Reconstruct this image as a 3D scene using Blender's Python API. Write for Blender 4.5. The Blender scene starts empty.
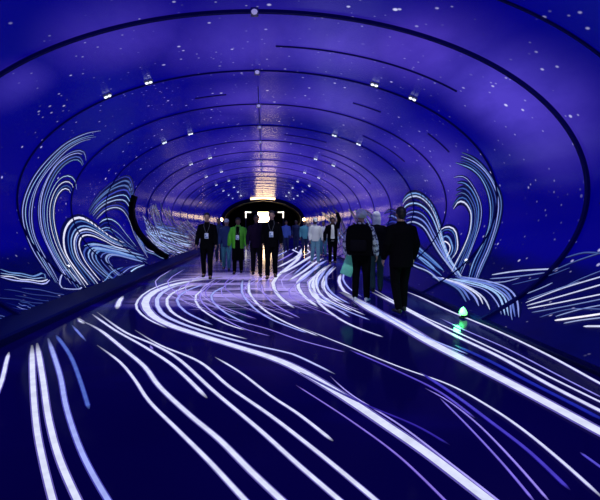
import bpy, bmesh, math, random
from mathutils import Vector, Matrix, Quaternion

random.seed(11)
C = bpy.context.scene.collection
SC = bpy.context.scene
PI = math.pi

# ------------------------------------------------------------------ camera model
F, VX, VY, CH, CX = 430.0, 264.0, 224.0, 1.48, 0.14
EYE = Vector((CX, 0, CH))
# tunnel section: an ellipse of half width W, half height B about (0, ZC)
W, B, ZC = 5.0, 2.68, 2.0
FLOOR_X, FLOOR_XR, KERB_X, KERB_H = 3.0, 3.38, 3.62, 0.12
Y0, Y1 = -3.6, 52.0
RING0, PITCH = 6.43, 2.5


def ray(px, py):
    return Vector(((px - VX) / F, 1.0, (VY - py) / F))


def on_floor(px, py, z=0.0):
    d = ray(px, py)
    t = (z - CH) / d.z
    return EYE + d * t


def on_wall(px, py):
    d = ray(px, py)
    a = (d.x / W) ** 2 + (d.z / B) ** 2
    b = 2 * (CX * d.x / W ** 2 + (CH - ZC) * d.z / B ** 2)
    c = (CX / W) ** 2 + ((CH - ZC) / B) ** 2 - 1
    t = (-b + math.sqrt(b * b - 4 * a * c)) / (2 * a)
    return EYE + d * t


def ell(th, k=0.0):
    """point of the section at angle th, moved inwards by k"""
    x, z = W * math.cos(th), B * math.sin(th)
    n = Vector((math.cos(th) / W, 0, math.sin(th) / B)).normalized()
    return Vector((x, 0, ZC + z)) - n * k


def theta(p):
    return math.atan2((p.z - ZC) / B, p.x / W)


# ------------------------------------------------------------------ helpers
def tag(o, label=None, cat=None, group=None, kind=None):
    if label: o['label'] = label
    if cat: o['category'] = cat
    if group: o['group'] = group
    if kind: o['kind'] = kind
    return o


def empty(name, loc, rz=0.0):
    o = bpy.data.objects.new(name, None)
    C.objects.link(o)
    o.location = loc
    o.rotation_euler = (0, 0, rz)
    o.empty_display_size = 0.2
    return o


class MB:
    """collects closed shapes and links them as one mesh object"""
    def __init__(self):
        self.v, self.f, self.m, self.c = [], [], [], []

    def add(self, vs, fs, mi=0, col=None):
        o = len(self.v)
        self.v += [Vector(v) for v in vs]
        for f in fs:
            self.f.append(tuple(i + o for i in f))
            self.m.append(mi)
            self.c.append(col)
        return self

    def box(self, c, s, rot=None, mi=0):
        vs = []
        for i in range(8):
            p = Vector(((i & 1) - .5, ((i >> 1) & 1) - .5, ((i >> 2) & 1) - .5))
            p = Vector((p.x * s[0], p.y * s[1], p.z * s[2]))
            if rot is not None: p = rot @ p
            vs.append(p + Vector(c))
        return self.add(vs, [(0, 2, 3, 1), (4, 5, 7, 6), (0, 1, 5, 4), (2, 6, 7, 3), (0, 4, 6, 2), (1, 3, 7, 5)], mi)

    def rings(self, rows, mi=0):
        n = len(rows[0])
        vs = [p for r in rows for p in r]
        fs = []
        for i in range(len(rows) - 1):
            for j in range(n):
                k = (j + 1) % n
                fs.append((i * n + j, i * n + k, (i + 1) * n + k, (i + 1) * n + j))
        fs.append(tuple(reversed(range(n))))
        fs.append(tuple((len(rows) - 1) * n + j for j in range(n)))
        return self.add(vs, fs, mi)

    def loft(self, secs, seg=20, mi=0):
        """secs: (centre, rx, ry) horizontal ovals from below upwards"""
        rows = []
        for c, rx, ry in secs:
            rows.append([Vector(c) + Vector((rx * math.cos(a), ry * math.sin(a), 0))
                         for a in [2 * PI * j / seg for j in range(seg)]])
        return self.rings(rows, mi)

    def ellipsoid(self, c, r, seg=18, rows=12, rot=None, mi=0):
        rr = []
        for i in range(rows + 1):
            t = -PI / 2 + PI * (0.02 + 0.96 * i / rows)
            row = []
            for j in range(seg):
                a = 2 * PI * j / seg
                p = Vector((r[0] * math.cos(t) * math.cos(a), r[1] * math.cos(t) * math.sin(a), r[2] * math.sin(t)))
                if rot is not None: p = rot @ p
                row.append(p + Vector(c))
            rr.append(row)
        return self.rings(rr, mi)

    def tube(self, pts, rad, seg=12, mi=0):
        """tapered tube with rounded ends through pts"""
        pts = [Vector(p) for p in pts]
        rr = []
        n = len(pts)
        up = None
        for i, p in enumerate(pts):
            d = (pts[min(i + 1, n - 1)] - pts[max(i - 1, 0)]).normalized()
            if up is None:
                up = Vector((0, 1, 0)) if abs(d.y) < 0.8 else Vector((1, 0, 0))
            u = d.cross(up).normalized()
            w = u.cross(d).normalized()
            up = w

            def ring(c, r):
                return [c + (u * math.cos(2 * PI * j / seg) + w * math.sin(2 * PI * j / seg)) * r for j in range(seg)]
            if i == 0:
                for a in (80, 50, 25):
                    rr.append(ring(p - d * rad[i] * math.sin(math.radians(a)), rad[i] * math.cos(math.radians(a))))
            rr.append(ring(p, rad[i]))
            if i == n - 1:
                for a in (25, 50, 80):
                    rr.append(ring(p + d * rad[i] * math.sin(math.radians(a)), rad[i] * math.cos(math.radians(a))))
        return self.rings(rr, mi)

    def mesh(self, name, mats):
        me = bpy.data.meshes.new(name)
        me.from_pydata([tuple(v) for v in self.v], [], self.f)
        for m in mats: me.materials.append(m)
        me.polygons.foreach_set('material_index', self.m)
        if any(c is not None for c in self.c):
            at = me.color_attributes.new('shown', 'FLOAT_COLOR', 'CORNER')
            for p, c in zip(me.polygons, self.c):
                if c is None: continue
                for k, li in enumerate(p.loop_indices):
                    cc = c[k] if isinstance(c[0], (tuple, list)) else c
                    at.data[li].color = (cc[0], cc[1], cc[2], 1)
        me.update()
        return me

    def build(self, name, mats, parent=None, smooth=False, bevel=0.0):
        if not isinstance(mats, (list, tuple)): mats = [mats]
        me = self.mesh(name, mats)
        bm = bmesh.new(); bm.from_mesh(me)
        if not any(c is not None for c in self.c):
            bmesh.ops.recalc_face_normals(bm, faces=bm.faces)
        if bevel:
            bmesh.ops.bevel(bm, geom=bm.edges[:], offset=bevel, segments=2, affect='EDGES', profile=.5)
        bm.to_mesh(me); bm.free()
        if smooth:
            me.polygons.foreach_set('use_smooth', [True] * len(me.polygons))
        o = bpy.data.objects.new(name, me)
        C.objects.link(o)
        o.parent = parent
        return o

    def fuse(self, name, mats, parent, voxel=.012, smooth=4, keep=None, solid=0.0, extra=None):
        """melts the shapes into one continuous skin"""
        if not isinstance(mats, (list, tuple)): mats = [mats]
        me = self.mesh(name + '_raw', [])
        t = bpy.data.objects.new('raw', me)
        C.objects.link(t)
        m = t.modifiers.new('r', 'REMESH'); m.mode = 'VOXEL'; m.voxel_size = voxel
        if smooth:
            s = t.modifiers.new('s', 'SMOOTH'); s.iterations = smooth; s.factor = .5
        dg = bpy.context.evaluated_depsgraph_get()
        out = bpy.data.meshes.new_from_object(t.evaluated_get(dg))
        bpy.data.objects.remove(t); bpy.data.meshes.remove(me)
        out.name = name
        bm = bmesh.new(); bm.from_mesh(out)
        if keep is not None:
            bmesh.ops.delete(bm, geom=[f for f in bm.faces if not keep(f.calc_center_median())], context='FACES')
        for f in bm.faces: f.smooth = True
        if extra is not None:
            extra(bm)
        bm.to_mesh(out); bm.free()
        out.materials.clear()
        for m in mats: out.materials.append(m)
        o = bpy.data.objects.new(name, out)
        C.objects.link(o)
        o.parent = parent
        return o


# ------------------------------------------------------------------ materials
def nt(name):
    m = bpy.data.materials.new(name)
    m.use_nodes = True
    n = m.node_tree
    return m, n, n.nodes['Principled BSDF']


def mat(name, col, rough=.6, metal=0.0, emit=None, strength=0.0, spec=.5, grain=0.0):
    m, n, p = nt(name)
    p.inputs['Base Color'].default_value = (*col, 1)
    p.inputs['Roughness'].default_value = rough
    p.inputs['Metallic'].default_value = metal
    p.inputs['Specular IOR Level'].default_value = spec
    if emit:
        p.inputs['Emission Color'].default_value = (*emit, 1)
        p.inputs['Emission Strength'].default_value = strength
    if grain:
        tc = n.nodes.new('ShaderNodeTexCoord')
        no = n.nodes.new('ShaderNodeTexNoise'); no.inputs['Scale'].default_value = 22; no.inputs['Detail'].default_value = 5
        n.links.new(tc.outputs['Object'], no.inputs['Vector'])
        mx = n.nodes.new('ShaderNodeMix'); mx.data_type = 'RGBA'
        mx.inputs['A'].default_value = (*[c * (1 - grain) for c in col], 1)
        mx.inputs['B'].default_value = (*[min(1, c * (1 + grain)) for c in col], 1)
        n.links.new(no.outputs['Fac'], mx.inputs['Factor'])
        n.links.new(mx.outputs['Result'], p.inputs['Base Color'])
        b = n.nodes.new('ShaderNodeBump'); b.inputs['Strength'].default_value = .25; b.inputs['Distance'].default_value = .01
        n.links.new(no.outputs['Fac'], b.inputs['Height'])
        n.links.new(b.outputs['Normal'], p.inputs['Normal'])
    return m


class G:
    """tiny node builder"""
    def __init__(self, n): self.n = n

    def node(self, t, **kw):
        o = self.n.nodes.new(t)
        for k, v in kw.items(): setattr(o, k, v)
        return o

    def put(self, sock, v):
        if hasattr(v, 'links'): self.n.links.new(v, sock)
        else: sock.default_value = v

    def math(self, op, a, b=0.0, c=0.0, clamp=False):
        o = self.node('ShaderNodeMath', operation=op, use_clamp=clamp)
        for s, v in zip(o.inputs, (a, b, c)): self.put(s, v)
        return o.outputs[0]

    def vmath(self, op, a, b=(0, 0, 0)):
        o = self.node('ShaderNodeVectorMath', operation=op)
        self.put(o.inputs[0], a); self.put(o.inputs[1], b)
        return o.outputs['Value'] if op in ('DISTANCE', 'LENGTH', 'DOT_PRODUCT') else o.outputs[0]

    def noise(self, vec, scale, detail=4, rough=.55):
        o = self.node('ShaderNodeTexNoise')
        self.put(o.inputs['Vector'], vec)
        o.inputs['Scale'].default_value = scale; o.inputs['Detail'].default_value = detail
        o.inputs['Roughness'].default_value = rough
        return o.outputs['Fac']

    def rng(self, v, a, b, c=0.0, d=1.0, smooth=True):
        o = self.node('ShaderNodeMapRange')
        o.interpolation_type = 'SMOOTHSTEP' if smooth else 'LINEAR'
        for s, x in zip(o.inputs, (v, a, b, c, d)): self.put(s, x)
        return o.outputs[0]

    def mix(self, f, a, b, blend='MIX'):
        o = self.node('ShaderNodeMix', data_type='RGBA', blend_type=blend)
        self.put(o.inputs['Factor'], f)
        for k, v in (('A', a), ('B', b)):
            s = [i for i in o.inputs if i.name == k and i.type == 'RGBA'][0]
            self.put(s, v if hasattr(v, 'links') else (*v, 1))
        return [i for i in o.outputs if i.type == 'RGBA'][0]


def screen_wall():
    """the wall screens: a dark blue night sky with violet clouds and stars"""
    m, n, p = nt('wall_screen')
    g = G(n)
    tc = g.node('ShaderNodeTexCoord').outputs['Object']
    mp = g.node('ShaderNodeMapping'); g.put(mp.inputs['Vector'], tc)
    mp.inputs['Scale'].default_value = (1, .45, 1)
    sv = mp.outputs[0]
    base = g.mix(g.noise(sv, .5, 3), (.0002, .0001, .135), (.0012, .0003, .255))
    # the lower screens show a dark sea under the sky
    sp = g.node('ShaderNodeSeparateXYZ'); g.put(sp.inputs[0], tc)
    zz = g.math('ADD', sp.outputs[2], g.math('MULTIPLY', g.noise(sv, 1.1, 3), .7))
    base = g.mix(g.rng(zz, 1.5, 1.05), base, g.mix(g.noise(tc, 1.3, 3), (.0002, .0002, .020), (.0006, .0016, .085)))
    n1 = g.noise(sv, .62, 5, .6)
    # nebula clouds on the screens; the bays' reflected light is painted in too
    fac = None
    for px, py, rad, amt in ((515, 100, 1.9, 1.3), (430, 55, 1.9, .75), (330, 45, 2.2, .62), (250, 48, 2.2, .6), (120, 38, 1.6, .5),
                             (15, 85, .9, .4), (440, 165, 2.2, .7), (330, 105, 2.6, .68), (260, 100, 2.4, .5), (400, 150, 2.0, .4), (225, 118, 1.3, .2), (262, 150, 5, .6),
                             (300, 170, 7, .75), (235, 170, 5, .45), (362, 185, 6, .7), (180, 190, 4, .3)):
        c = on_wall(px, py)
        d = g.vmath('DISTANCE', tc, tuple(c))
        k = g.rng(d, 0.0, rad, amt, 0.0)
        fac = k if fac is None else g.math('MAXIMUM', fac, k)
    cloud = g.math('MULTIPLY', fac, g.rng(n1, .25, .75, .55, 1.25), clamp=True)
    violet = g.mix(g.noise(sv, .4, 2), (.040, .038, .46), (.125, .06, .66))
    col = g.mix(cloud, base, violet)
    # wisps
    wis = g.math('MULTIPLY', g.rng(g.noise(sv, 1.7, 6, .65), .55, .85), .45)
    wis = g.math('MULTIPLY', wis, fac, clamp=True)
    col = g.mix(wis, col, (.07, .055, .50))
    # stars
    for sc, th, amt in ((1.6, .075, 1.0), (3.0, .11, .7), (5.0, .13, .3)):
        v = g.node('ShaderNodeTexVoronoi'); g.put(v.inputs['Vector'], tc); v.inputs['Scale'].default_value = sc
        s = g.rng(v.outputs['Distance'], th * .35, th, 1, 0)
        gate = g.rng(g.noise(tc, .8, 2), .36, .56)
        s = g.math('MULTIPLY', g.math('MULTIPLY', s, gate), amt)
        col = g.mix(s, col, (.62, .6, 1.0))
    p.inputs['Base Color'].default_value = (.002, .002, .012, 1)
    p.inputs['Roughness'].default_value = .235
    p.inputs['Anisotropic'].default_value = .72
    tv = g.node('ShaderNodeCombineXYZ'); tv.inputs[1].default_value = 1.0
    n.links.new(tv.outputs[0], p.inputs['Tangent'])
    p.inputs['Specular IOR Level'].default_value = .3
    n.links.new(col, p.inputs['Emission Color'])
    p.inputs['Emission Strength'].default_value = 1.0
    return m


def screen_floor():
    """the floor screen: near black blue with one pale violet streaked patch"""
    m, n, p = nt('floor_screen')
    g = G(n)
    tc = g.node('ShaderNodeTexCoord').outputs['Object']
    base = g.mix(g.noise(tc, .35, 3), (.0006, .0001, .024), (.0012, .0002, .062))
    sx = g.node('ShaderNodeSeparateXYZ'); g.put(sx.inputs[0], tc)
    warp = g.noise(tc, .5, 3)
    x, y = sx.outputs[0], sx.outputs[1]
    # a tilted pale violet oval on the floor
    yy = g.math('ADD', g.math('SUBTRACT', y, 10.6), g.math('MULTIPLY', x, -.10))
    near = g.rng(yy, -2.9, -2.2)
    far = g.rng(yy, .4, 3.4, 1, 0.12)
    xl = g.rng(x, -2.7, -1.5)
    xr = g.rng(x, .8, 1.7, 1, 0)
    patch = g.math('MULTIPLY', g.math('MULTIPLY', near, far), g.math('MULTIPLY', xl, xr))
    mp = g.node('ShaderNodeMapping'); g.put(mp.inputs['Vector'], tc); mp.inputs['Scale'].default_value = (.5, 1.6, 1)
    st = g.rng(g.noise(mp.outputs[0], 1.1, 5, .6), .36, .62, .06, 1.0)
    patch = g.math('MULTIPLY', patch, st, clamp=True)
    col = g.mix(patch, base, (.42, .34, .90))
    # broad blue bands beside the trails
    bd = g.math('MULTIPLY', g.rng(g.noise(mp.outputs[0], .55, 3), .5, .75), g.rng(y, 5, 9, .12, .5))
    col = g.mix(bd, col, (.008, .003, .30))
    p.inputs['Base Color'].default_value = (.0012, .0012, .004, 1)
    p.inputs['Roughness'].default_value = .10
    p.inputs['IOR'].default_value = 1.085
    n.links.new(col, p.inputs['Emission Color'])
    p.inputs['Emission Strength'].default_value = 1.0
    bn = g.node('ShaderNodeBump'); bn.inputs['Strength'].default_value = .02; bn.inputs['Distance'].default_value = .02
    g.put(bn.inputs['Height'], g.noise(tc, 1.2, 2)); n.links.new(bn.outputs[0], p.inputs['Normal'])
    return m


def trail_mat():
    m, n, p = nt('light_trail')
    a = n.nodes.new('ShaderNodeAttribute'); a.attribute_name = 'shown'
    g = G(n)
    tc = g.node('ShaderNodeTexCoord').outputs['Object']
    grain = g.rng(g.noise(tc, 9, 3), .3, .7, .88, 1.08)
    n.links.new(a.outputs['Color'], p.inputs['Emission Color'])
    n.links.new(grain, p.inputs['Emission Strength'])
    p.inputs['Base Color'].default_value = (.004, .004, .008, 1)
    p.inputs['Roughness'].default_value = .3
    p.inputs['IOR'].default_value = 1.15
    return m


M_WALL, M_FLOOR, M_TRAIL = screen_wall(), screen_floor(), trail_mat()
M_RIB = mat('rib_rubber', (.012, .010, .16), .6, spec=.1)
M_KERB = mat('kerb_paint', (.004, .008, .11), .5, spec=.08, grain=.3)
M_BLACK = mat('black_paint', (.003, .003, .004), .75, spec=.06, grain=.2)
M_STEEL = mat('grey_metal', (.30, .30, .34), .35, .8)
M_LENS = mat('lamp_lens', (.8, .85, 1), .3, emit=(.86, .92, 1.0), strength=1.5)
M_DIM = mat('pale_lens', (.6, .6, .75), .3, emit=(.45, .42, .85), strength=.55)
M_GREEN = mat('green_bulb', (.3, .9, .5), .3, emit=(.20, 1.0, .24), strength=2.2)
M_DOORLIGHT = mat('lit_room', (.9, .8, .6), .6, emit=(1.0, .68, .34), strength=14.0)
M_FRAME = mat('frame_light', (.9, .9, .9), .4, emit=(1.0, .93, .80), strength=1.6)
M_SIDE = mat('amber_emitter', (.9, .8, .6), .5, emit=(1.0, .62, .25), strength=30.0)
M_WARM = mat('warm_emitter', (.9, .8, .6), .5, emit=(1.0, .64, .27), strength=6.0)


# ------------------------------------------------------------------ light trails drawn on the surfaces
def spline(pts, step=6.0):
    """Catmull-Rom through 2D points, returns dense list"""
    P = [pts[0]] + list(pts) + [pts[-1]]
    out = []
    for i in range(1, len(P) - 2):
        p0, p1, p2, p3 = P[i - 1], P[i], P[i + 1], P[i + 2]
        n = max(2, int(math.hypot(p2[0] - p1[0], p2[1] - p1[1]) / step))
        for k in range(n):
            t = k / n
            out.append(tuple(.5 * (2 * b + (c - a) * t + (2 * a - 5 * b + 4 * c - d) * t * t + (3 * b - a - 3 * c + d) * t ** 3)
                             for a, b, c, d in zip(p0, p1, p2, p3)))
    out.append(tuple(pts[-1]))
    return out


def resample(pts, n):
    L = [0]
    for a, b in zip(pts, pts[1:]): L.append(L[-1] + math.hypot(b[0] - a[0], b[1] - a[1]))
    out, j = [], 0
    for i in range(n):
        s = L[-1] * i / (n - 1)
        while j < len(L) - 2 and L[j + 1] < s: j += 1
        t = (s - L[j]) / max(1e-9, L[j + 1] - L[j])
        out.append(tuple(a + (b - a) * t for a, b in zip(pts[j], pts[j + 1])))
    return out


TR_FLOOR, TR_LEFT, TR_RIGHT, TR_CEIL = MB(), MB(), MB(), MB()
TH_SPLIT = math.radians(38)
FLOOR_Z = [0.003]


def ribbon(world, widths, cols, normal, target):
    """flat band along world points; the point list may wander over a curved surface"""
    n = len(world)
    L, R = [], []
    for i in range(n):
        d = (world[min(i + 1, n - 1)] - world[max(i - 1, 0)])
        if d.length < 1e-6: d = Vector((0, 1, 0))
        nn = normal(world[i])
        s = d.normalized().cross(nn).normalized() * widths[i] * .5
        L.append(world[i] - s); R.append(world[i] + s)
    for i in range(n - 1):
        tg = target((world[i] + world[i + 1]) * .5)
        tg.add([L[i], R[i], R[i + 1], L[i + 1]], [(0, 1, 2, 3)], 1, (cols[i], cols[i], cols[i + 1], cols[i + 1]))


WHITE, LILAC, BLUE, PALE, ICE = (.72, .76, 1.0), (.30, .24, .85), (.05, .07, .50), (.36, .42, .95), (.36, .56, .95)


def trail(pts, w0, w1, col=WHITE, halo=True, fade=(True, True), gain=1.0):
    P = spline(pts)
    n = len(P)
    zs = FLOOR_Z[0]; FLOOR_Z[0] += .00012
    world, wid, cols = [], [], []
    for i, (x, y) in enumerate(P):
        p = on_floor(x, max(y, 232), zs)
        p.x = max(-FLOOR_X + .03, min(FLOOR_XR - .03, p.x))
        t = i / (n - 1)
        world.append(p)
        e = 1.0
        if fade[0]: e = min(e, .35 + t * 9)
        if fade[1]: e = min(e, .35 + (1 - t) * 9)
        wid.append(0.70 * (w0 + (w1 - w0) * t) * p.y / F * min(1, e))
        cols.append(tuple(c * gain * min(1, e * e) for c in col))
    if halo:
        ribbon([p - Vector((0, 0, .0015)) for p in world], [w * 1.5 for w in wid],
               [tuple(a * b for a, b in zip(c, (.16, .12, .42))) for c in cols], lambda q: Vector((0, 0, 1)), lambda q: TR_FLOOR)
    ribbon(world, wid, cols, lambda q: Vector((0, 0, 1)), lambda q: TR_FLOOR)


def wnormal(q):
    return -Vector((q.x / W ** 2, 0, (q.z - ZC) / B ** 2)).normalized()


def wtarget(q):
    th = theta(q)
    if math.sin(th) > math.sin(TH_SPLIT): return TR_CEIL
    return TR_RIGHT if q.x > 0 else TR_LEFT


TH_BOT = math.asin((.03 - ZC) / B)


def wtrail(P, w, col, lift=.006):
    """P dense pixel list -> band on the tunnel wall"""
    world, wid, cols = [], [], []
    n = len(P)
    for i, (x, y) in enumerate(P):
        q = on_wall(x, y)
        if q.z < (.075 if q.x > 0 else KERB_H + .01) or q.y > Y1 - .5: continue
        q = q + wnormal(q) * lift
        t = i / (n - 1)
        e = min(1, .25 + t * 7, .25 + (1 - t) * 7)
        world.append(q); wid.append(w * q.y / F * e); cols.append(col)
    if len(world) > 2: ribbon(world, wid, cols, wnormal, wtarget)


def bundle(a, b, n, w=(1.0, 2.4), cols=(ICE, PALE, WHITE, BLUE), jit=.6, cut=.25, gain=.9, seed=0):
    rnd = random.Random(seed)
    A, Bc = spline(a, 4), spline(b, 4)
    m = max(len(A), len(Bc), 12)
    A, Bc = resample(A, m), resample(Bc, m)
    for k in range(n):
        t = (k + rnd.uniform(-.28, .28)) / max(1, n - 1)
        t = max(0, min(1, t))
        ph, fr = rnd.uniform(0, 6), rnd.uniform(2, 5)
        i0 = int(rnd.random() * cut * m * .5); i1 = m - int(rnd.random() * cut * m * .5)
        P = []
        for i in range(i0, i1):
            j = jit * math.sin(ph + fr * i / m * 2 * PI * .6)
            dx, dy = Bc[i][0] - A[i][0], Bc[i][1] - A[i][1]
            l = math.hypot(dx, dy) or 1
            P.append((A[i][0] + dx * t + dx / l * j, A[i][1] + dy * t + dy / l * j))
        if len(P) < 4: continue
        c = rnd.choice(cols)
        gq = gain * rnd.choice((.45, .7, .9, 1.1, 1.25))
        ww = rnd.uniform(*w)
        wtrail(P, ww * 4.2, (.001, .002, .05), .004)
        wtrail(P, ww * .95, (c[0] * gq ** 1.9, c[1] * gq ** 1.4, c[2] * gq ** .75), .006 + .0003 * k)


# --- floor, near left
trail([(9, 352), (6, 363), (2, 380), (-6, 400)], 4, 6)
trail([(32, 345), (33, 385), (37, 430), (45, 470), (54, 505), (64, 540)], 6, 9.5)
trail([(37, 343), (43, 380), (49, 420), (60, 460), (80, 505), (96, 535)], 6, 10)
trail([(48, 338), (60, 375), (67, 410), (83, 455), (108, 500), (130, 530)], 5, 8, PALE)
trail([(56, 335), (70, 355), (80, 380), (89, 409)], 4, 5, (.08, .14, .55))
trail([(72, 325), (86, 341)], 3, 3, (.16, .22, .7))
trail([(78, 318), (84, 324)], 6, 6, WHITE)
trail([(80, 320), (100, 330), (125, 350), (145, 367), (160, 387), (190, 415), (220, 440), (250, 470), (285, 503), (320, 535)], 4, 11)
trail([(97, 345), (120, 362), (135, 380), (150, 402), (180, 432), (210, 462), (247, 502), (275, 530)], 3, 9)
trail([(92, 314), (115, 330), (145, 347), (175, 367), (207, 398)], 3, 6)
trail([(97, 312), (125, 332), (155, 345), (180, 360), (215, 392), (260, 430), (300, 466), (342, 502), (375, 530)], 3, 9)
trail([(135, 330), (160, 345), (200, 362), (230, 387), (270, 415), (300, 438), (335, 466), (378, 502), (410, 530)], 3, 9)
trail([(215, 357), (240, 372), (270, 395), (300, 415), (333, 441)], 3, 6)
trail([(123, 296), (119, 302), (117, 309)], 5, 7, WHITE)
trail([(150, 345), (153, 350)], 3, 3, LILAC)
# --- the thick swirl
trail([(212, 277), (175, 281), (150, 290), (138, 300), (137, 309), (148, 319), (167, 328)], 3, 3)
trail([(222, 277), (180, 283), (154, 292), (145, 303), (152, 315), (170, 325), (200, 335), (235, 346), (270, 357), (300, 370), (340, 394), (385, 424), (430, 455), (490, 501), (530, 532)], 9, 19)
trail([(190, 282), (168, 289), (157, 299), (161, 312), (178, 322), (210, 333), (250, 344), (285, 352), (300, 357), (335, 374)], 6, 4, (.55, .6, 1))
trail([(330, 376), (352, 395), (400, 425), (450, 463), (500, 502), (530, 528)], 2, 5, (.42, .36, .95))
trail([(296, 385), (350, 420), (400, 457), (447, 502)], 2, 4, (.26, .18, .75), fade=(True, False))
for P, w, c in (([(198, 284), (178, 290), (167, 299), (171, 311), (190, 322), (225, 333), (247, 339)], 4, WHITE),
                ([(205, 284), (186, 291), (177, 300), (186, 312), (213, 325)], 3.4, PALE),
                ([(207, 288), (196, 295), (199, 307), (222, 322), (245, 330)], 3, WHITE),
                ([(228, 285), (214, 292), (212, 300), (226, 313), (250, 325)], 3, PALE),
                ([(215, 281), (204, 289), (200, 298), (210, 310), (240, 327), (270, 336)], 2.2, LILAC),
                ([(243, 279), (242, 292), (253, 307), (273, 320), (307, 333)], 3, PALE),
                ([(250, 279), (249, 292), (262, 308), (285, 322), (318, 336)], 3.5, WHITE),
                ([(262, 282), (263, 292), (276, 305), (300, 318)], 2.5, LILAC),
                ([(302, 249), (297, 260), (283, 271), (273, 283), (279, 296), (294, 308)], 5, WHITE),
                ([(320, 266), (308, 273), (298, 282), (302, 294), (318, 307)], 5, WHITE),
                ([(312, 280), (310, 287), (315, 297), (329, 305), (350, 317)], 3, PALE),
                ([(331, 264), (318, 275), (313, 285), (318, 298), (334, 305)], 5, WHITE),
                ([(336, 267), (325, 277), (323, 287), (331, 296), (344, 303)], 4, WHITE),
                ([(327, 268), (318, 281), (318, 290), (326, 300), (345, 310), (370, 320)], 3, PALE),
                ([(341, 274), (339, 281), (344, 291), (357, 299)], 4, WHITE),
                ([(312, 288), (320, 304), (347, 323), (383, 337)], 4, WHITE),
                ([(276, 268), (288, 262), (299, 255), (303, 247)], 4, WHITE),
                ([(280, 274), (297, 265), (308, 258), (316, 254)], 4.5, WHITE),
                ([(288, 281), (304, 271), (313, 264), (323, 258)], 4, WHITE),
                ([(296, 285), (309, 274), (317, 266), (327, 260)], 4, PALE),
                ([(306, 286), (315, 276), (326, 266)], 3, WHITE),
                ([(300, 246), (293, 250), (301, 254), (292, 259)], 3, WHITE),
                ([(290, 249), (281, 254), (272, 258)], 2.5, PALE),
                ([(322, 270), (314, 277), (309, 285), (313, 296), (325, 304), (345, 313)], 3, WHITE),
                ([(329, 266), (320, 273), (316, 281), (319, 292), (330, 301), (352, 311)], 3, WHITE),
                ([(334, 266), (327, 274), (326, 284), (333, 294), (350, 304)], 3, PALE),
                ([(325, 279), (324, 287), (330, 297), (345, 306), (365, 315)], 2.5, WHITE),
                ([(292, 276), (304, 266), (312, 260), (318, 256)], 2.5, PALE),
                ([(276, 262), (286, 257), (294, 252)], 2.5, LILAC),
                ([(330, 262), (338, 257), (342, 252)], 2.5, PALE),
                ([(345, 270), (343, 279), (349, 288), (362, 297)], 2.2, PALE),
                ([(312, 244), (305, 248), (310, 252), (302, 256)], 2, WHITE)):
    trail(P, w, w, c)
rnd = random.Random(4)
for k in range(16):      # thin violet hairs inside the pale patch
    x = 150 + k * 10 + rnd.uniform(-5, 5)
    y = rnd.uniform(272, 284)
    trail([(x + 25, y - 4), (x + 8, y + 8), (x + 18, y + 20), (x + 60, y + 36)], 1.3, 1.8, rnd.choice((LILAC, (.40, .34, .9), (.2, .14, .7))), halo=False)
for k in range(12):      # thin lines crossing the patch
    y = 279 + k * 2.7 + rnd.uniform(-1, 1)
    x = 185 + rnd.uniform(-20, 60)
    trail([(x, y), (x + 50, y + rnd.uniform(-2, 3)), (x + 105, y + rnd.uniform(-3, 3))], 1.6, 1.2, (.45, .36, .92), halo=False, gain=.75)
# --- right hand floor
trail([(341, 292), (357, 300), (375, 311), (400, 324), (430, 342), (465, 360), (510, 383), (555, 407), (605, 434), (640, 452)], 15, 20)
trail([(350, 298), (371, 306), (397, 322), (428, 338), (468, 354)], 4, 4, PALE)
trail([(370, 287), (385, 296), (420, 315), (455, 331), (510, 357), (560, 382), (605, 404), (640, 420)], 3, 5)
trail([(372, 292), (400, 306), (450, 333), (500, 357), (550, 385), (605, 413), (640, 430)], 5, 9)
trail([(402, 290), (420, 297), (450, 311), (500, 332), (550, 356), (605, 386), (640, 404)], 3, 6)
trail([(440, 318), (465, 330), (510, 350), (560, 376), (605, 399)], 2.4, 3.2, (.3, .28, .85))
trail([(455, 345), (490, 361), (530, 382), (575, 405), (605, 421)], 6, 8, (.012, .02, .36))
trail([(300, 327), (350, 347), (400, 367), (450, 385), (490, 407), (525, 431), (565, 464), (605, 500)], 2, 6)
trail([(225, 318), (265, 328), (300, 340), (345, 352)], 2, 3, LILAC)
trail([(350, 350), (400, 372), (440, 392), (475, 418)], 3, 4, (.12, .08, .62))
trail([(425, 388), (450, 402), (480, 426), (515, 462), (550, 502)], 2, 4, (.34, .27, .88))
trail([(420, 372), (455, 395), (490, 421), (530, 452), (570, 490)], 5, 6, (.07, .05, .55))
trail([(440, 398), (470, 428), (505, 466), (535, 502)], 2, 4, (.24, .18, .8))
trail([(580, 452), (605, 470)], 4, 5, (.1, .08, .6))
trail([(300, 372), (360, 402), (415, 425), (450, 445)], 3, 4, (.035, .02, .35))

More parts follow.
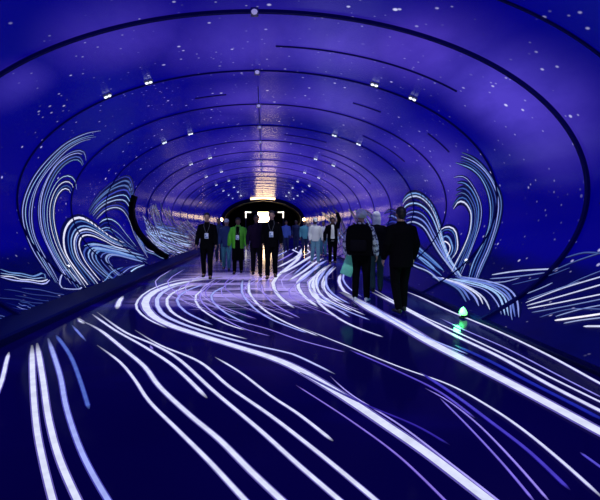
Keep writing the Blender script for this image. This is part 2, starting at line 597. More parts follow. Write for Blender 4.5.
# --- left wall: the great hook
bundle([(100, 131), (84, 134), (64, 144), (44, 164), (29, 186), (22, 208), (25, 230), (34, 252), (45, 270), (52, 281)],
       [(94, 139), (80, 142), (64, 152), (48, 170), (36, 190), (31, 212), (34, 234), (44, 256), (54, 274), (60, 285)], 4, (1.0, 1.7), seed=1, cut=.1, cols=(ICE, PALE, (.2, .3, .8)))
bundle([(86, 160), (84, 151), (74, 150), (58, 160), (45, 180), (38, 204), (40, 228), (50, 252), (62, 274), (70, 287)],
       [(82, 166), (78, 160), (68, 162), (56, 174), (47, 194), (44, 212), (48, 236), (58, 258), (72, 278), (80, 290)], 4, (.9, 1.6), seed=2, cut=.12, cols=(ICE, (.18, .25, .75), PALE))
bundle([(77, 194), (74, 180), (66, 176), (56, 183), (48, 200), (47, 220), (52, 242), (64, 266), (78, 284)],
       [(72, 200), (70, 190), (64, 188), (58, 194), (54, 206), (54, 224), (60, 246), (72, 268), (86, 288)], 4, (.8, 1.7), seed=3, cut=.15, cols=(ICE, PALE, WHITE))
# second curl
bundle([(90, 289), (76, 270), (66, 253), (64, 235), (69, 222), (78, 217), (89, 221), (101, 230), (112, 238), (124, 243)],
       [(106, 286), (94, 273), (84, 260), (79, 246), (82, 237), (90, 236), (99, 239), (108, 243), (116, 247), (130, 250)], 6, (1.0, 2.6), seed=4, cut=.15, cols=(ICE, WHITE, PALE), gain=.85)
bundle([(112, 284), (98, 274), (87, 262), (84, 252), (90, 246), (104, 248), (120, 252), (140, 258)],
       [(128, 282), (120, 274), (112, 266), (108, 260), (112, 256), (122, 257), (134, 260), (148, 264)], 7, (.9, 2.2), seed=5, cut=.2, cols=(ICE, WHITE, PALE), gain=.8)
bundle([(84, 246), (94, 243), (108, 246), (126, 250), (144, 256)], [(92, 250), (104, 252), (118, 254), (132, 257), (148, 262)], 4, (1.2, 2.6), seed=6, cols=(WHITE, ICE), gain=.9)
# third peak
bundle([(88, 210), (98, 195), (114, 182), (128, 176), (133, 188), (134, 208), (139, 232), (146, 252)],
       [(92, 223), (104, 211), (116, 208), (124, 212), (130, 222), (134, 234), (140, 246), (148, 258)], 8, (.9, 2.0), seed=7, cut=.2, cols=(ICE, PALE, BLUE, WHITE), gain=.72)
bundle([(96, 226), (106, 218), (116, 222), (124, 232), (136, 246)], [(100, 234), (108, 230), (116, 236), (124, 243), (138, 252)], 4, (.9, 1.6), seed=8, cols=(ICE, BLUE))
bundle([(90, 289), (104, 281), (112, 272), (126, 266)], [(120, 282), (128, 275), (136, 268), (148, 264)], 4, (.8, 1.4), seed=81, cols=(ICE, BLUE, PALE))
# waves further along the left wall
bundle([(142, 214), (148, 222), (158, 232), (172, 240), (190, 247)], [(150, 240), (158, 247), (168, 252), (178, 256), (192, 258)], 11, (1.1, 2.3), seed=9, cut=.35, cols=(ICE, WHITE, PALE), gain=1.05)
bundle([(160, 202), (164, 214), (170, 226), (178, 234)], [(168, 206), (171, 216), (178, 226), (186, 234)], 3, (.7, 1.2), seed=10, cols=(ICE, PALE), gain=.6)
bundle([(176, 224), (186, 232), (196, 240), (206, 244)], [(184, 218), (194, 228), (204, 238), (214, 242)], 6, (.9, 1.6), seed=12, cut=.4, cols=(ICE, PALE, WHITE), gain=.7)
bundle([(146, 226), (152, 236), (162, 244), (174, 250)], [(142, 248), (150, 253), (160, 257), (170, 260)], 8, (1.1, 2.2), seed=91, cut=.4, cols=(ICE, WHITE, PALE), gain=1.0)
bundle([(152, 222), (164, 226), (178, 230), (192, 236)], [(150, 234), (164, 238), (180, 244), (196, 248)], 7, (1.0, 2.0), seed=92, cut=.4, cols=(ICE, WHITE, PALE), gain=1.0)
bundle([(150, 206), (152, 218), (158, 230), (166, 238)], [(155, 204), (158, 214), (164, 226), (172, 234)], 4, (1.0, 1.5), seed=93, cut=.2, cols=(ICE, PALE), gain=.8)
# foot of the hook and the apron below it
bundle([(-4, 269), (14, 273), (34, 276), (43, 273), (46, 279)], [(-4, 277), (14, 280), (32, 283), (44, 284), (49, 280)], 4, (1.0, 2.2), seed=13, cut=.2, cols=(ICE, WHITE, PALE))
bundle([(-4, 284), (30, 289), (60, 294), (90, 297)], [(-4, 305), (20, 309), (44, 310), (66, 306)], 6, (.7, 1.4), seed=14, cut=.6, cols=((.12, .16, .5), (.2, .25, .65), BLUE), gain=.7)
bundle([(20, 300), (34, 305), (44, 309)], [(16, 307), (30, 311), (40, 313)], 3, (1, 1.6), seed=15, cols=((.3, .38, .75), PALE), gain=.7)
bundle([(-3, 316), (10, 318), (24, 318)], [(-3, 322), (8, 324), (16, 324)], 3, (1, 1.6), seed=16, cols=(BLUE, (.2, .25, .6)))
wtrail(spline([(62, 270), (70, 272), (80, 284), (80, 289), (62, 288), (60, 280), (64, 271)], 3), 1.5, (.4, .45, .85))
# --- right wall: hook
bundle([(458, 151), (476, 159), (491, 175), (501, 198), (500, 222), (492, 246), (483, 266), (477, 284)],
       [(456, 162), (472, 169), (484, 183), (491, 202), (490, 222), (483, 244), (474, 263), (468, 280)], 5, (1.0, 2.0), seed=20, cut=.1, cols=(ICE, PALE, WHITE), gain=.8)
bundle([(454, 178), (464, 177), (474, 187), (481, 204), (480, 224), (474, 244), (466, 262), (460, 276)],
       [(452, 212), (458, 202), (465, 202), (471, 212), (470, 230), (464, 248), (456, 264), (450, 275)], 6, (.9, 1.9), seed=21, cut=.15, cols=(ICE, PALE, WHITE), gain=.75)
bundle([(400, 208), (405, 195), (417, 191), (430, 201), (438, 218), (443, 238), (450, 258), (462, 276)],
       [(402, 226), (412, 222), (423, 228), (431, 240), (440, 254), (450, 268), (460, 280)], 6, (.9, 2.0), seed=22, cut=.15, cols=(ICE, PALE, WHITE), gain=.75)
bundle([(438, 231), (446, 225), (455, 229), (459, 242), (455, 256), (447, 265)], [(440, 246), (445, 241), (449, 244), (450, 250), (448, 256), (444, 260)], 4, (1, 2), seed=23, cut=.1, cols=(ICE, WHITE, PALE))
bundle([(404, 236), (416, 244), (428, 256), (444, 270)], [(406, 262), (416, 266), (428, 272), (440, 281)], 6, (.9, 2.0), seed=24, cut=.35, cols=(ICE, WHITE, PALE, BLUE), gain=.8)
bundle([(446, 280), (466, 284), (484, 290), (496, 300), (502, 318)], [(458, 276), (486, 281), (506, 288), (517, 300), (520, 322)], 6, (1.1, 2.4), seed=25, cut=.2, cols=(ICE, WHITE, PALE), gain=.8)
bundle([(428, 276), (446, 282), (458, 290), (466, 302)], [(444, 278), (466, 286), (482, 296), (490, 310)], 5, (1, 2.2), seed=26, cut=.25, cols=(ICE, WHITE, PALE), gain=.8)
# right apron
for k, (P, w, gq) in enumerate((([(492, 275), (520, 271), (556, 269)], 2, .8), ([(490, 279), (515, 277), (545, 273)], 1.6, .5), ([(512, 285), (545, 277), (570, 268)], 1.2, .25),
                               ([(486, 283), (505, 282), (520, 278)], 1.6, .6), ([(524, 295), (540, 289), (553, 283)], 1.8, .6),
                               ([(526, 303), (562, 289), (605, 276)], 2, .9), ([(527, 306), (560, 297), (605, 284)], 2.2, .95), ([(528, 309), (560, 303), (605, 294)], 2, 1.0),
                               ([(528, 300), (556, 290), (580, 282)], 1.4, .5), ([(532, 313), (565, 307), (605, 299)], 1.6, .5), ([(556, 317), (580, 310), (605, 305)], 1.8, .6),
                               ([(555, 321), (578, 318), (605, 314)], 3.2, 1.2), ([(564, 324), (580, 321), (605, 318)], 2, .7), ([(584, 327), (605, 327)], 3, 1.0),
                               ([(545, 275), (575, 262), (605, 252)], 1.4, .3), ([(566, 258), (585, 253), (605, 254)], 1.6, .25), ([(560, 290), (580, 280), (605, 270)], 1.2, .35),
                               ([(540, 318), (570, 310), (605, 310)], 1.2, .35))):
    wtrail(spline(P, 4), w * 1.8, (.01, .008, .09), .004)
    wtrail(spline(P, 4), w, (WHITE[0] * gq ** 1.9, WHITE[1] * gq ** 1.5, WHITE[2] * gq ** .8), .006 + .0004 * k)
# far right wall waves and hooks
bundle([(330, 205), (338, 214), (344, 228), (352, 240)], [(322, 212), (330, 222), (336, 234), (340, 244)], 4, (.7, 1.4), seed=30, cut=.3, cols=(ICE, PALE), gain=.6)
bundle([(296, 216), (301, 222), (306, 232), (316, 240)], [(304, 214), (308, 222), (314, 232), (324, 242)], 4, (.6, 1.1), seed=31, cut=.3, cols=(ICE, PALE, WHITE), gain=.7)
bundle([(345, 208), (352, 212), (358, 224), (362, 240)], [(364, 210), (372, 216), (378, 228), (384, 244)], 4, (.8, 1.4), seed=32, cut=.3, cols=(ICE, PALE), gain=.6)
bundle([(384, 214), (392, 210), (402, 216), (410, 230), (420, 246)], [(386, 234), (394, 232), (402, 238), (410, 248), (418, 256)], 5, (.8, 1.6), seed=33, cut=.3, cols=(ICE, PALE, BLUE), gain=.6)

# ------------------------------------------------------------------ the shell
def shell(tr, th0, th1, name, y0=Y0, y1=Y1):
    mb = MB()
    n = max(8, int(abs(th1 - th0) / math.radians(1.5)))
    ys = [y0 + (y1 - y0) * i / 24 for i in range(25)]
    vs, fs = [], []
    for y in ys:
        for j in range(n + 1):
            p = ell(th0 + (th1 - th0) * j / n)
            vs.append((p.x, y, p.z))
    for i in range(24):
        for j in range(n):
            a = i * (n + 1) + j
            fs.append((a, a + 1, a + n + 2, a + n + 1))
    mb.add(vs, fs, 0, (0, 0, 0))
    o = len(mb.v)
    mb.v += tr.v
    mb.f += [tuple(i + o for i in f) for f in tr.f]; mb.m += tr.m; mb.c += tr.c
    ob = mb.build(name, [M_WALL, M_TRAIL])
    for p in ob.data.polygons:
        if p.material_index == 0: p.use_smooth = True
    return tag(ob, kind='structure')


shell(TR_RIGHT, TH_SPLIT, TH_BOT, 'wall_right')
shell(TR_CEIL, PI - TH_SPLIT, TH_SPLIT, 'ceiling')
shell(TR_LEFT, PI - TH_BOT, PI - TH_SPLIT, 'wall_left')

mb = MB()
fy0, fy1 = Y0, 60.0
mb.add([(-KERB_X - .2, fy0, 0), (KERB_X + .2, fy0, 0), (KERB_X + .2, fy1, 0), (-KERB_X - .2, fy1, 0)], [(0, 1, 2, 3)], 0, (0, 0, 0))
o = len(mb.v); mb.v += TR_FLOOR.v; mb.f += [tuple(i + o for i in f) for f in TR_FLOOR.f]; mb.m += TR_FLOOR.m; mb.c += TR_FLOOR.c
tag(mb.build('floor', [M_FLOOR, M_TRAIL]), kind='structure')

# kerbs either side
for sgn, nm in ((-1, 'baseboard_left'), (1, 'baseboard_right')):
    mb = MB()
    x0, x1, kh = (-FLOOR_X, -KERB_X - .05, KERB_H) if sgn < 0 else (FLOOR_XR, KERB_X, .06)
    prof = [(x0, 0), (x0, kh * .8), (x0 + sgn * .03, kh), (x1, kh + .02), (x1, 0)]
    mb.rings([[Vector((x, y, z)) for x, z in prof] for y in (Y0, Y1)])
    tag(mb.build(nm, M_KERB), kind='structure')


# ribs
def arc(mb, y, wd, dp, th0, th1, n=90, out=0.03):
    rows = []
    for j in range(n + 1):
        th = th0 + (th1 - th0) * j / n
        a, b = ell(th, -out), ell(th, dp)
        rows.append([Vector((a.x, y - wd / 2, a.z)), Vector((b.x, y - wd / 2, b.z)), Vector((b.x, y + wd / 2, b.z)), Vector((a.x, y + wd / 2, a.z))])
    mb.rings(rows)


rings = []
k = -4
while RING0 + k * PITCH < Y1 - 1:
    rings.append(RING0 + k * PITCH); k += 1
for i, y in enumerate(rings):
    mb = MB()
    arc(mb, y, .06 if abs(y - RING0) < .1 else .03, .045 if abs(y - RING0) < .1 else .028, TH_BOT, PI - TH_BOT)
    tag(mb.build('trim_%d' % (i + 1), M_RIB), kind='structure')
# half-bay grooves, partial arcs
ti = len(rings)
for y, a0, a1 in ((5.12, -20, 74), (7.7, 44, 86), (10.5, 99, 108), (10.3, 54, 63), (10.1, 26, 37), (12.8, 30, 52), (15.2, 62, 80), (17.7, 25, 60)):
    mb = MB()
    arc(mb, y, .035, .02, math.radians(a0), math.radians(a1), 40)
    ti += 1
    tag(mb.build('trim_%d' % ti, M_RIB), kind='structure')
# thick dark post profile up the left wall
mb = MB()
qa, qb = theta(on_wall(142, 197)), theta(on_wall(176, 256))
arc(mb, 16.43, .30, .17, qa % (2 * PI), qb % (2 * PI), 30)
ti += 1
tag(mb.build('trim_%d' % ti, M_BLACK), kind='structure')
# seam along the crown
mb = MB(); mb.box((0, 30.5, ZC + B - .010), (.02, 41, .02))
ti += 1
tag(mb.build('trim_%d' % ti, M_RIB), kind='structure')

# ------------------------------------------------------------------ far end: portal arch, dark passage, end wall
mb = MB()
rows = []
n = 80
for j in range(n + 1):
    th = TH_BOT + (PI - 2 * TH_BOT) * j / n
    a = ell(th, -.4); b = ell(th, .42)
    rows.append([Vector((a.x, Y1 - .35, a.z)), Vector((b.x, Y1 - .35, b.z)), Vector((b.x, Y1 + .3, b.z)), Vector((a.x, Y1 + .3, a.z))])
mb.rings(rows)
ti += 1
tag(mb.build('trim_%d' % ti, mat('portal_paint', (.006, .006, .03), .5, spec=.15)), kind='structure')
mb = MB()
vs, fs = [], []
for y in (Y1, 60):
    for j in range(61):
        th = TH_BOT - .05 + (PI - 2 * TH_BOT + .1) * j / 60
        p = ell(th, .15); vs.append((p.x, y, p.z))
for j in range(60): fs.append((j, j + 1, j + 62, j + 61))
mb.add(vs, fs)
tag(mb.build('wall_passage', M_BLACK), kind='structure')
# end wall with a doorway
DX = CX + (264.5 - VX) / F * 60
mb = MB()
mb.box((DX - 3.45, 60.1, 2.5), (5.0, .2, 5.4)); mb.box((DX + 3.45, 60.1, 2.5), (5.0, .2, 5.4)); mb.box((DX, 60.1, 4.4), (1.9, .2, 2.4))
tag(mb.build('wall_end', M_BLACK), kind='structure')
mb = MB(); mb.box((DX, 60.35, .85), (1.9, .05, 1.7)); mb.box((DX, 60.31, 1.0), (1.5, .04, .05))  # infill added so only the upper opening throws light along the walls
tag(mb.build('infill_1', mat('infill_paint', (.25, .2, .15), .5)), 'added infill closing the lower part of the bright opening at the tunnel end', 'infill', kind='structure')
mb = MB(); mb.box((DX, 60.35, 2.46), (1.9, .05, 1.48))
tag(mb.build('window_1', M_DOORLIGHT), 'bright warm opening in the dark wall at the tunnel end', 'window', kind='structure')
# luminous frame around the doorway
t = empty('light_frame', (DX, 59.9, 0))
tag(t, 'white light frame with two bent corners around the far doorway', 'light')
for s in (-1, 1):
    mb = MB(); mb.box((s * 2.6, 0, 2.75), (.18, .08, .9)); mb.box((s * 2.27, 0, 3.12), (.85, .08, .18))
    mb.build('lit_corner', M_FRAME, t)
mb = MB(); mb.box((0, .04, 3.17), (5.3, .06, .05)); mb.box((-2.6, .04, 1.6), (.06, .06, 3.2)); mb.box((2.6, .04, 1.6), (.06, .06, 3.2))
mb.build('frame_bar', M_STEEL, t)
# warm emitters added before the portal to make the ceiling glow and wall streaks
def strip(name, label, y, th, half, m=None):
    t = empty(name, (0, y, 0)); tag(t, label, 'light')
    mb = MB(); arc(mb, 0, .12, .24, th - half, th + half, 24, -.015); mb.build('strip_housing', M_STEEL, t)
    mb = MB()
    rows = []
    for j in range(25):
        a = th - half + 2 * half * j / 24
        p, q = ell(a, .03), ell(a, .225)
        rows.append([Vector((p.x, -.064, p.z)), Vector((q.x, -.064, q.z)), Vector((q.x, -.0605, q.z)), Vector((p.x, -.0605, p.z))])
    mb.rings(rows)
    mb.build('strip_emitter', m or M_WARM, t)


strip('added_strip', 'added warm curved light strip on the ceiling just before the far portal', Y1 - .8, PI / 2, .30)
strip('added_strip', 'added short warm light strip on the left wall just before the far portal', Y1 - .8, math.radians(180), .065, M_SIDE)
strip('added_strip', 'added short warm light strip on the right wall just before the far portal', Y1 - .8, 0.0, .065, M_SIDE)

# ------------------------------------------------------------------ ceiling fixtures
ORD = ['first', 'second', 'third', 'fourth', 'fifth', 'sixth', 'seventh', 'eighth', 'ninth', 'tenth']


def orient(o, p):
    """turn an object so that its -Z points along the inward normal"""
    nrm = wnormal(p)
    o.rotation_mode = 'QUATERNION'
    o.rotation_quaternion = Vector((0, 0, -1)).rotation_difference(nrm)


def make_spot():
    t = empty('ceiling_spotlight', (0, 0, 0))
    mb = MB(); mb.box((0, 0, -.010), (.22, .13, .02)); mb.build('mounting_plate', M_STEEL, t, bevel=.005)
    for s in (-1, 1):
        mb = MB(); mb.tube([(s * .05, 0, -.016), (s * .05, -.006, -.034)], [.040, .044], 14)
        h = mb.build('lamp_head', M_STEEL, t, smooth=True)
        mb = MB(); mb.ellipsoid((s * .05, -.022, -.062), (.046, .040, .026), 14, 8); mb.build('lens', M_LENS, h, smooth=True)
    return t


def copy_tree(o, parent=None):
    c = o.copy(); C.objects.link(c)
    if parent: c.parent = parent
    for ch in list(o.children): copy_tree(ch, c)
    return c


spot = make_spot()
first = True
for bi in range(-1, 8):
    y = RING0 + (1 + 2 * bi) * PITCH
    if y > Y1 - 4: break
    for x, pl in ((-3.06, 'outer left'), (-2.22, 'inner left'), (2.40, 'inner right'), (3.18, 'outer right')):
        if bi < 0 and 'outer' in pl: continue  # unseen nearest row, continuing the spacing, added to light the nearer people
        s = spot if first else copy_tree(spot)
        first = False
        th = math.acos(x / W)
        p = ell(th, .0)
        p.y = y - .16
        s.location = p
        orient(s, p)
        s.scale = (.8, .8, .8)
        tag(s, ('%s twin spotlight in the %s lit row of ceiling lamps from the camera' % (pl, ORD[bi])) if bi >= 0 else '%s unseen twin spotlight added in step with the ceiling rows to light nearer people' % pl, 'spotlight', 'twin spotlights along the ceiling')
        if bi < 5:
            L = bpy.data.lights.new('spot_beam', 'SPOT'); L.energy = 130 if bi >= 0 else 380; L.color = (.82, .9, 1.0); L.spot_size = math.radians(72); L.spot_blend = .8; L.shadow_soft_size = .06
            lo = bpy.data.objects.new('spot_beam', L); C.objects.link(lo)
            lo.location = p + wnormal(p) * .22
            lo.rotation_mode = 'QUATERNION'
            lo.rotation_quaternion = Vector((0, 0, -1)).rotation_difference((Vector((x * .45, y + 2.2, 0.4)) - lo.location).normalized())

first = None
for bi in range(9):
    y = RING0 + bi * PITCH
    if first is None:
        s = empty('ceiling_sensor', (0, 0, 0))
        mb = MB(); mb.box((0, 0, -.05), (.12, .12, .10)); mb.build('housing', M_STEEL, s, bevel=.015)
        mb = MB(); mb.ellipsoid((0, -.05, -.07), (.05, .03, .04), 14, 8); mb.build('window_lens', M_DIM, s, smooth=True)
        first = s
    else:
        s = copy_tree(first)
    s.location = (0.0, y - .1, ZC + B - .03)
    tag(s, 'small pale sensor box on the ceiling centre seam, %s rib from the camera' % ORD[bi], 'sensor', 'sensor boxes along the ceiling seam')

# ------------------------------------------------------------------ lamps by the kerb
gp = on_floor(463, 315)
gp.x = 3.28
gp.y = 6.78
t = empty('green_lamp', (gp.x, gp.y, 0.003))
tag(t, 'small glowing green lamp standing on the floor beside the right kerb', 'lamp')
mb = MB(); mb.loft([((0, 0, 0), .06, .06), ((0, 0, .012), .06, .06), ((0, 0, .02), .035, .035), ((0, 0, .045), .03, .03)]); mb.build('base', M_BLACK, t, smooth=True)
mb = MB(); mb.loft([((0, 0, .04), .03, .03), ((0, 0, .05), .056, .056), ((0, 0, .085), .060, .060), ((0, 0, .125), .045, .045), ((0, 0, .155), .024, .024), ((0, 0, .17), .007, .007)])
mb.build('bulb', M_GREEN, t, smooth=True)
L = bpy.data.lights.new('green_glow', 'POINT'); L.energy = 7.0; L.color = (.12, 1, .35); L.shadow_soft_size = .05
lo = bpy.data.objects.new('green_glow', L); C.objects.link(lo); lo.location = (gp.x - .12, gp.y - .06, 0.16)
for (px, py, lab) in ((67, 268, 'small white marker lamp low on the left wall inside the hook of light lines'),
                      (468, 262, 'small white marker lamp low on the right wall under the hook of light lines')):
    q = on_wall(px, py)
    t = empty('marker_lamp', q); orient(t, q)
    tag(t, lab, 'lamp', 'white marker lamps on the walls')
    mb = MB(); mb.tube([(0, 0, .0), (0, 0, -.03)], [.045, .04]); mb.build('housing', M_STEEL, t, smooth=True)
    mb = MB(); mb.ellipsoid((0, 0, -.06), (.032, .032, .018)); mb.build('lens', M_LENS, t, smooth=True)

# ------------------------------------------------------------------ people
M_SKIN = mat('skin', (.42, .24, .17), .55)
M_SKIN2 = mat('skin_dark', (.16, .08, .05), .55)
M_EYE = mat('eye_white', (.75, .73, .70), .3)
M_IRIS = mat('iris', (.03, .015, .01), .2)
M_LIP = mat('lip', (.30, .11, .10), .5)
M_HAIRD = mat('hair_dark', (.008, .006, .005), .6, grain=.4)
M_HAIRP = mat('hair_pale', (.88, .85, .82), .6, grain=.3)
M_BLK = mat('cloth_black', (.0025, .0025, .004), .85, spec=.04, grain=.3)
M_CHAR = mat('cloth_charcoal', (.005, .0045, .008), .85, spec=.05, grain=.3)
M_NAVY = mat('cloth_navy', (.012, .02, .07), .85, spec=.2, grain=.3)
M_GRN = mat('cloth_green', (.09, .50, .02), .7, grain=.15)
M_WHT = mat('cloth_white', (.80, .80, .72), .8, grain=.1)
M_TEAL = mat('cloth_teal', (.07, .28, .34), .85, grain=.25)
M_DENIM = mat('cloth_denim', (.14, .32, .40), .85, grain=.25)
M_BLUEC = mat('cloth_blue', (.05, .10, .42), .85, grain=.2)
M_DBLUE = mat('cloth_dark_blue', (.015, .04, .16), .85, grain=.2)
M_DTEAL = mat('cloth_dark_teal', (.012, .05, .055), .85, grain=.2)
M_PLUM = mat('cloth_plum', (.012, .005, .022), .85, spec=.05, grain=.3)
M_SHOE = mat('shoe_black', (.006, .006, .007), .5)
M_SHOEW = mat('shoe_white', (.75, .78, .80), .6)
M_CARD = mat('card_white', (.75, .80, .88), .4)
M_CARDP = mat('card_print', (.12, .25, .45), .4)
M_STRAP = mat('strap_grey', (.10, .10, .12), .8)
M_BAG = mat('bag_teal', (.22, .80, .58), .6, grain=.15)


def pattern_cloth():
    m, n, p = nt('cloth_patterned')
    g = G(n)
    tc = g.node('ShaderNodeTexCoord').outputs['Object']
    v = g.noise(tc, 16, 3, .6)
    n.links.new(g.mix(g.rng(v, .44, .54), (.05, .05, .12), (.75, .76, .85)), p.inputs['Base Color'])
    p.inputs['Roughness'].default_value = .8
    return m


M_PAT = pattern_cloth()


def lerp(a, b, t): return Vector(a) + (Vector(b) - Vector(a)) * t


def hand(mb, wrist, elbow, side, facing=Vector((0, -1, 0)), curl=.5, scale=1.0):
    """palm, four unequal bent fingers and a thumb that leaves the side of the palm"""
    d = (Vector(wrist) - Vector(elbow)).normalized()
    inward = Vector((-side, 0, 0))
    n = (inward - d * inward.dot(d)).normalized()        # palm normal, towards the body
    a = d.cross(n).normalized()                            # across the palm
    if a.dot(facing) < 0: a = -a                           # index finger side looks forward
    k = scale
    w = Vector(wrist)
    for o in (-.028, -.009, .010, .029):
        mb.tube([w + a * o * .55 * k, w + d * .05 * k + a * o * k, w + d * .088 * k + a * o * 1.05 * k], [.016 * k, .016 * k, .0125 * k], 10)
    for o, l in ((.031, .072), (.0105, .082), (-.0105, .076), (-.031, .060)):
        p0 = w + d * .082 * k + a * o * k
        b1 = (d + n * curl * .5).normalized(); b2 = (d + n * curl * 1.3).normalized(); b3 = (d * .6 + n * curl * 2.0).normalized()
        p1 = p0 + b1 * l * .48 * k; p2 = p1 + b2 * l * .32 * k; p3 = p2 + b3 * l * .24 * k
        mb.tube([p0, p1, p2, p3], [.0092 * k, .0088 * k, .0080 * k, .0066 * k], 8)
    t0 = w + d * .025 * k + a * .026 * k
    t1 = t0 + (d * .5 + a * .85 + n * .25).normalized() * .036 * k
    t2 = t1 + (d * .85 + a * .35 + n * .45).normalized() * .032 * k
    mb.tube([t0, t1, t2], [.0135 * k, .0105 * k, .0085 * k], 8)


def shoe(mb, ankle, yaw, sole=0.0):
    """a shoe from heel to toe, yaw turns the toes about the ankle; toes point to -Y"""
    R = Matrix.Rotation(yaw, 3, 'Z')
    ax, ay, az = ankle
    rows = []
    for y, hw, top in ((.075, .020, .045), (.062, .034, .085), (.03, .040, .105), (-.02, .041, .100), (-.07, .044, .075), (-.12, .048, .060), (-.16, .044, .050), (-.19, .030, .038), (-.20, .012, .026)):
        row = []
        for j in range(14):
            a = 2 * PI * j / 14
            z = .5 * top + .5 * top * math.sin(a)
            x = hw * math.cos(a) * (1.0 if math.sin(a) < .2 else .9)
            q = R @ Vector((x, y, 0))
            row.append(Vector((ax + q.x, ay + q.y, sole + max(.004, z))))
        rows.append(row)
    mb.rings(rows)


def person(name_label, px, py, height, rz, pose, top, legs, shoes, skin=None, hair=None, hair_style='short', badge=False,
           open_front=None, cap=None, coat=.80, bulk=1.0, stripe=None, group=None, voxel=.009, lean=0.0, skirt=None):
    d = F * CH / (py - VY)
    loc = (CX + (px - VX) / F * d, d, 0)
    root = empty('person', loc, rz)
    root.scale = (height / 1.75,) * 3
    tag(root, name_label, 'person', group)
    skin = skin or M_SKIN
    # joints; the figure faces -Y
    LA, RA, LL, RL = pose['la'], pose['ra'], pose['ll'], pose['rl']     # (elbow, wrist) and (knee, ankle, toe yaw)
    hd = Vector((pose.get('hx', 0.0), pose.get('hy', -.02), 1.635))
    nod = pose.get('nod', 0.0); turn = pose.get('turn', 0.0)
    HR = Matrix.Rotation(turn, 3, 'Z') @ Matrix.Rotation(nod, 3, 'X')
    H = lambda x, y, z: hd + HR @ Vector((x, y, z))
    shl = {1: Vector((.165, .01, 1.405)), -1: Vector((-.165, .01, 1.405))}
    hip = {1: Vector((.092, 0, .92)), -1: Vector((-.092, 0, .92))}
    # ---- body: one continuous surface
    b = MB()
    b.loft([((0, .01, .84), .10, .08), ((0, .01, .92), .145, .10), ((0, .005, 1.04), .125, .09), ((0, .0, 1.18), .135, .095), ((0, .005, 1.32), .15, .10), ((0, .01, 1.42), .13, .08), ((0, .012, 1.47), .06, .055)], 22)
    b.tube([(0, .015, 1.40), lerp((0, .015, 1.40), hd, .55), hd + Vector((0, .012, -.05))], [.062, .055, .052], 16)
    b.ellipsoid(H(0, .012, .030), (.074, .094, .088), 22, 14, HR)                 # skull
    b.ellipsoid(H(0, -.012, -.035), (.062, .076, .078), 20, 12, HR)               # face
    b.ellipsoid(H(0, -.045, -.088), (.034, .036, .026), 14, 10, HR)               # chin
    b.tube([H(0, -.082, .018), H(0, -.098, -.012), H(0, -.106, -.030)], [.009, .012, .015], 10)   # nose
    for s in (-1, 1):
        b.ellipsoid(H(s * .013, -.093, -.034), (.010, .010, .008), 10, 8, HR)
        b.ellipsoid(H(s * .076, .010, -.008), (.010, .020, .033), 12, 10, HR)     # ears
        b.tube([H(s * .012, -.088, .026), H(s * .034, -.086, .031), H(s * .052, -.070, .024)], [.007, .008, .007], 8)  # brow
        b.ellipsoid(H(s * .042, -.062, -.028), (.022, .020, .018), 10, 8, HR)     # cheek
    b.tube([H(-.022, -.080, -.064), H(0, -.090, -.062), H(.022, -.080, -.064)], [.006, .009, .006], 8)
    b.tube([H(-.018, -.078, -.073), H(0, -.087, -.074), H(.018, -.078, -.073)], [.006, .009, .006], 8)
    for s, (el, wr) in ((1, LA), (-1, RA)):
        el, wr = Vector(el), Vector(wr)
        b.tube([shl[s], lerp(shl[s], el, .5), el], [.052, .046, .038], 14)
        b.tube([el, lerp(el, wr, .35), wr], [.038, .037, .025], 14)
        hand(b, wr, el, s, curl=pose.get('curl', .55))
    for s, (kn, an, yaw) in ((1, LL), (-1, RL)):
        kn, an = Vector(kn), Vector(an)
        b.tube([hip[s], lerp(hip[s], kn, .5), kn], [.082, .070, .050], 16)
        b.tube([kn, lerp(kn, an, .35), an], [.050, .050, .034], 16)
        R = Matrix.Rotation(yaw, 3, 'Z')
        f = R @ Vector((0, -1, 0))
        b.tube([an, an + f * .06 - Vector((0, 0, .04)), an + f * .14 - Vector((0, 0, .055))], [.034, .030, .022], 12)

    def eyes(bm):
        for s in (-1, 1):
            for r, off, mi in ((.0125, -.0755, 1), (.0068, -.0832, 2)):
                q = bmesh.ops.create_uvsphere(bm, u_segments=10, v_segments=8, radius=r)
                c = H(s * .031, off, .006)
                for v in q['verts']: v.co = v.co + c
                for fc in {x for v in q['verts'] for x in v.link_faces}: fc.material_index = mi; fc.smooth = True
        bm.faces.ensure_lookup_table()
        for fc in bm.faces:
            if fc.material_index: continue
            q = HR.transposed() @ (fc.calc_center_median() - hd)
            if q.y < -.074 and abs(q.x) < .026 and -.082 < q.z < -.056: fc.material_index = 3
    b.fuse('body', [skin, M_EYE, M_IRIS, M_LIP], root, voxel, 2, extra=eyes)
    # ---- hair
    if hair is not None:
        h = MB()
        if hair_style == 'short':
            h.ellipsoid(H(0, .020, .042), (.084, .098, .090), 20, 12, HR)
            h.ellipsoid(H(0, .055, .0), (.074, .062, .085), 18, 10, HR)
            keep_y = -.045
        elif hair_style == 'long':
            h.ellipsoid(H(0, .020, .040), (.088, .102, .094), 20, 12, HR)
            h.ellipsoid(H(0, .05, -.05), (.088, .07, .15), 18, 12, HR)
            h.loft([(H(0, .055, -.26), .07, .04), (H(0, .055, -.15), .09, .055), (H(0, .05, -.02), .09, .065)], 18)
            keep_y = -.05
        elif hair_style == 'curly':
            for k in range(34):
                a, e = k * 2.4, -0.35 + 1.75 * (k / 33)
                h.ellipsoid(H(.078 * math.cos(a) * math.cos(e), .022 + .092 * math.sin(a) * math.cos(e), .035 + .088 * math.sin(e)), (.034, .034, .032), 10, 8)
            h.ellipsoid(H(0, .03, .04), (.080, .090, .088), 18, 10, HR)
            keep_y = -.055

        def kp(c):
            q = HR.transposed() @ (c - hd)
            return not (q.y < keep_y and q.z < .055)
        h.fuse('hair', hair, root, .010, 2, keep=kp)
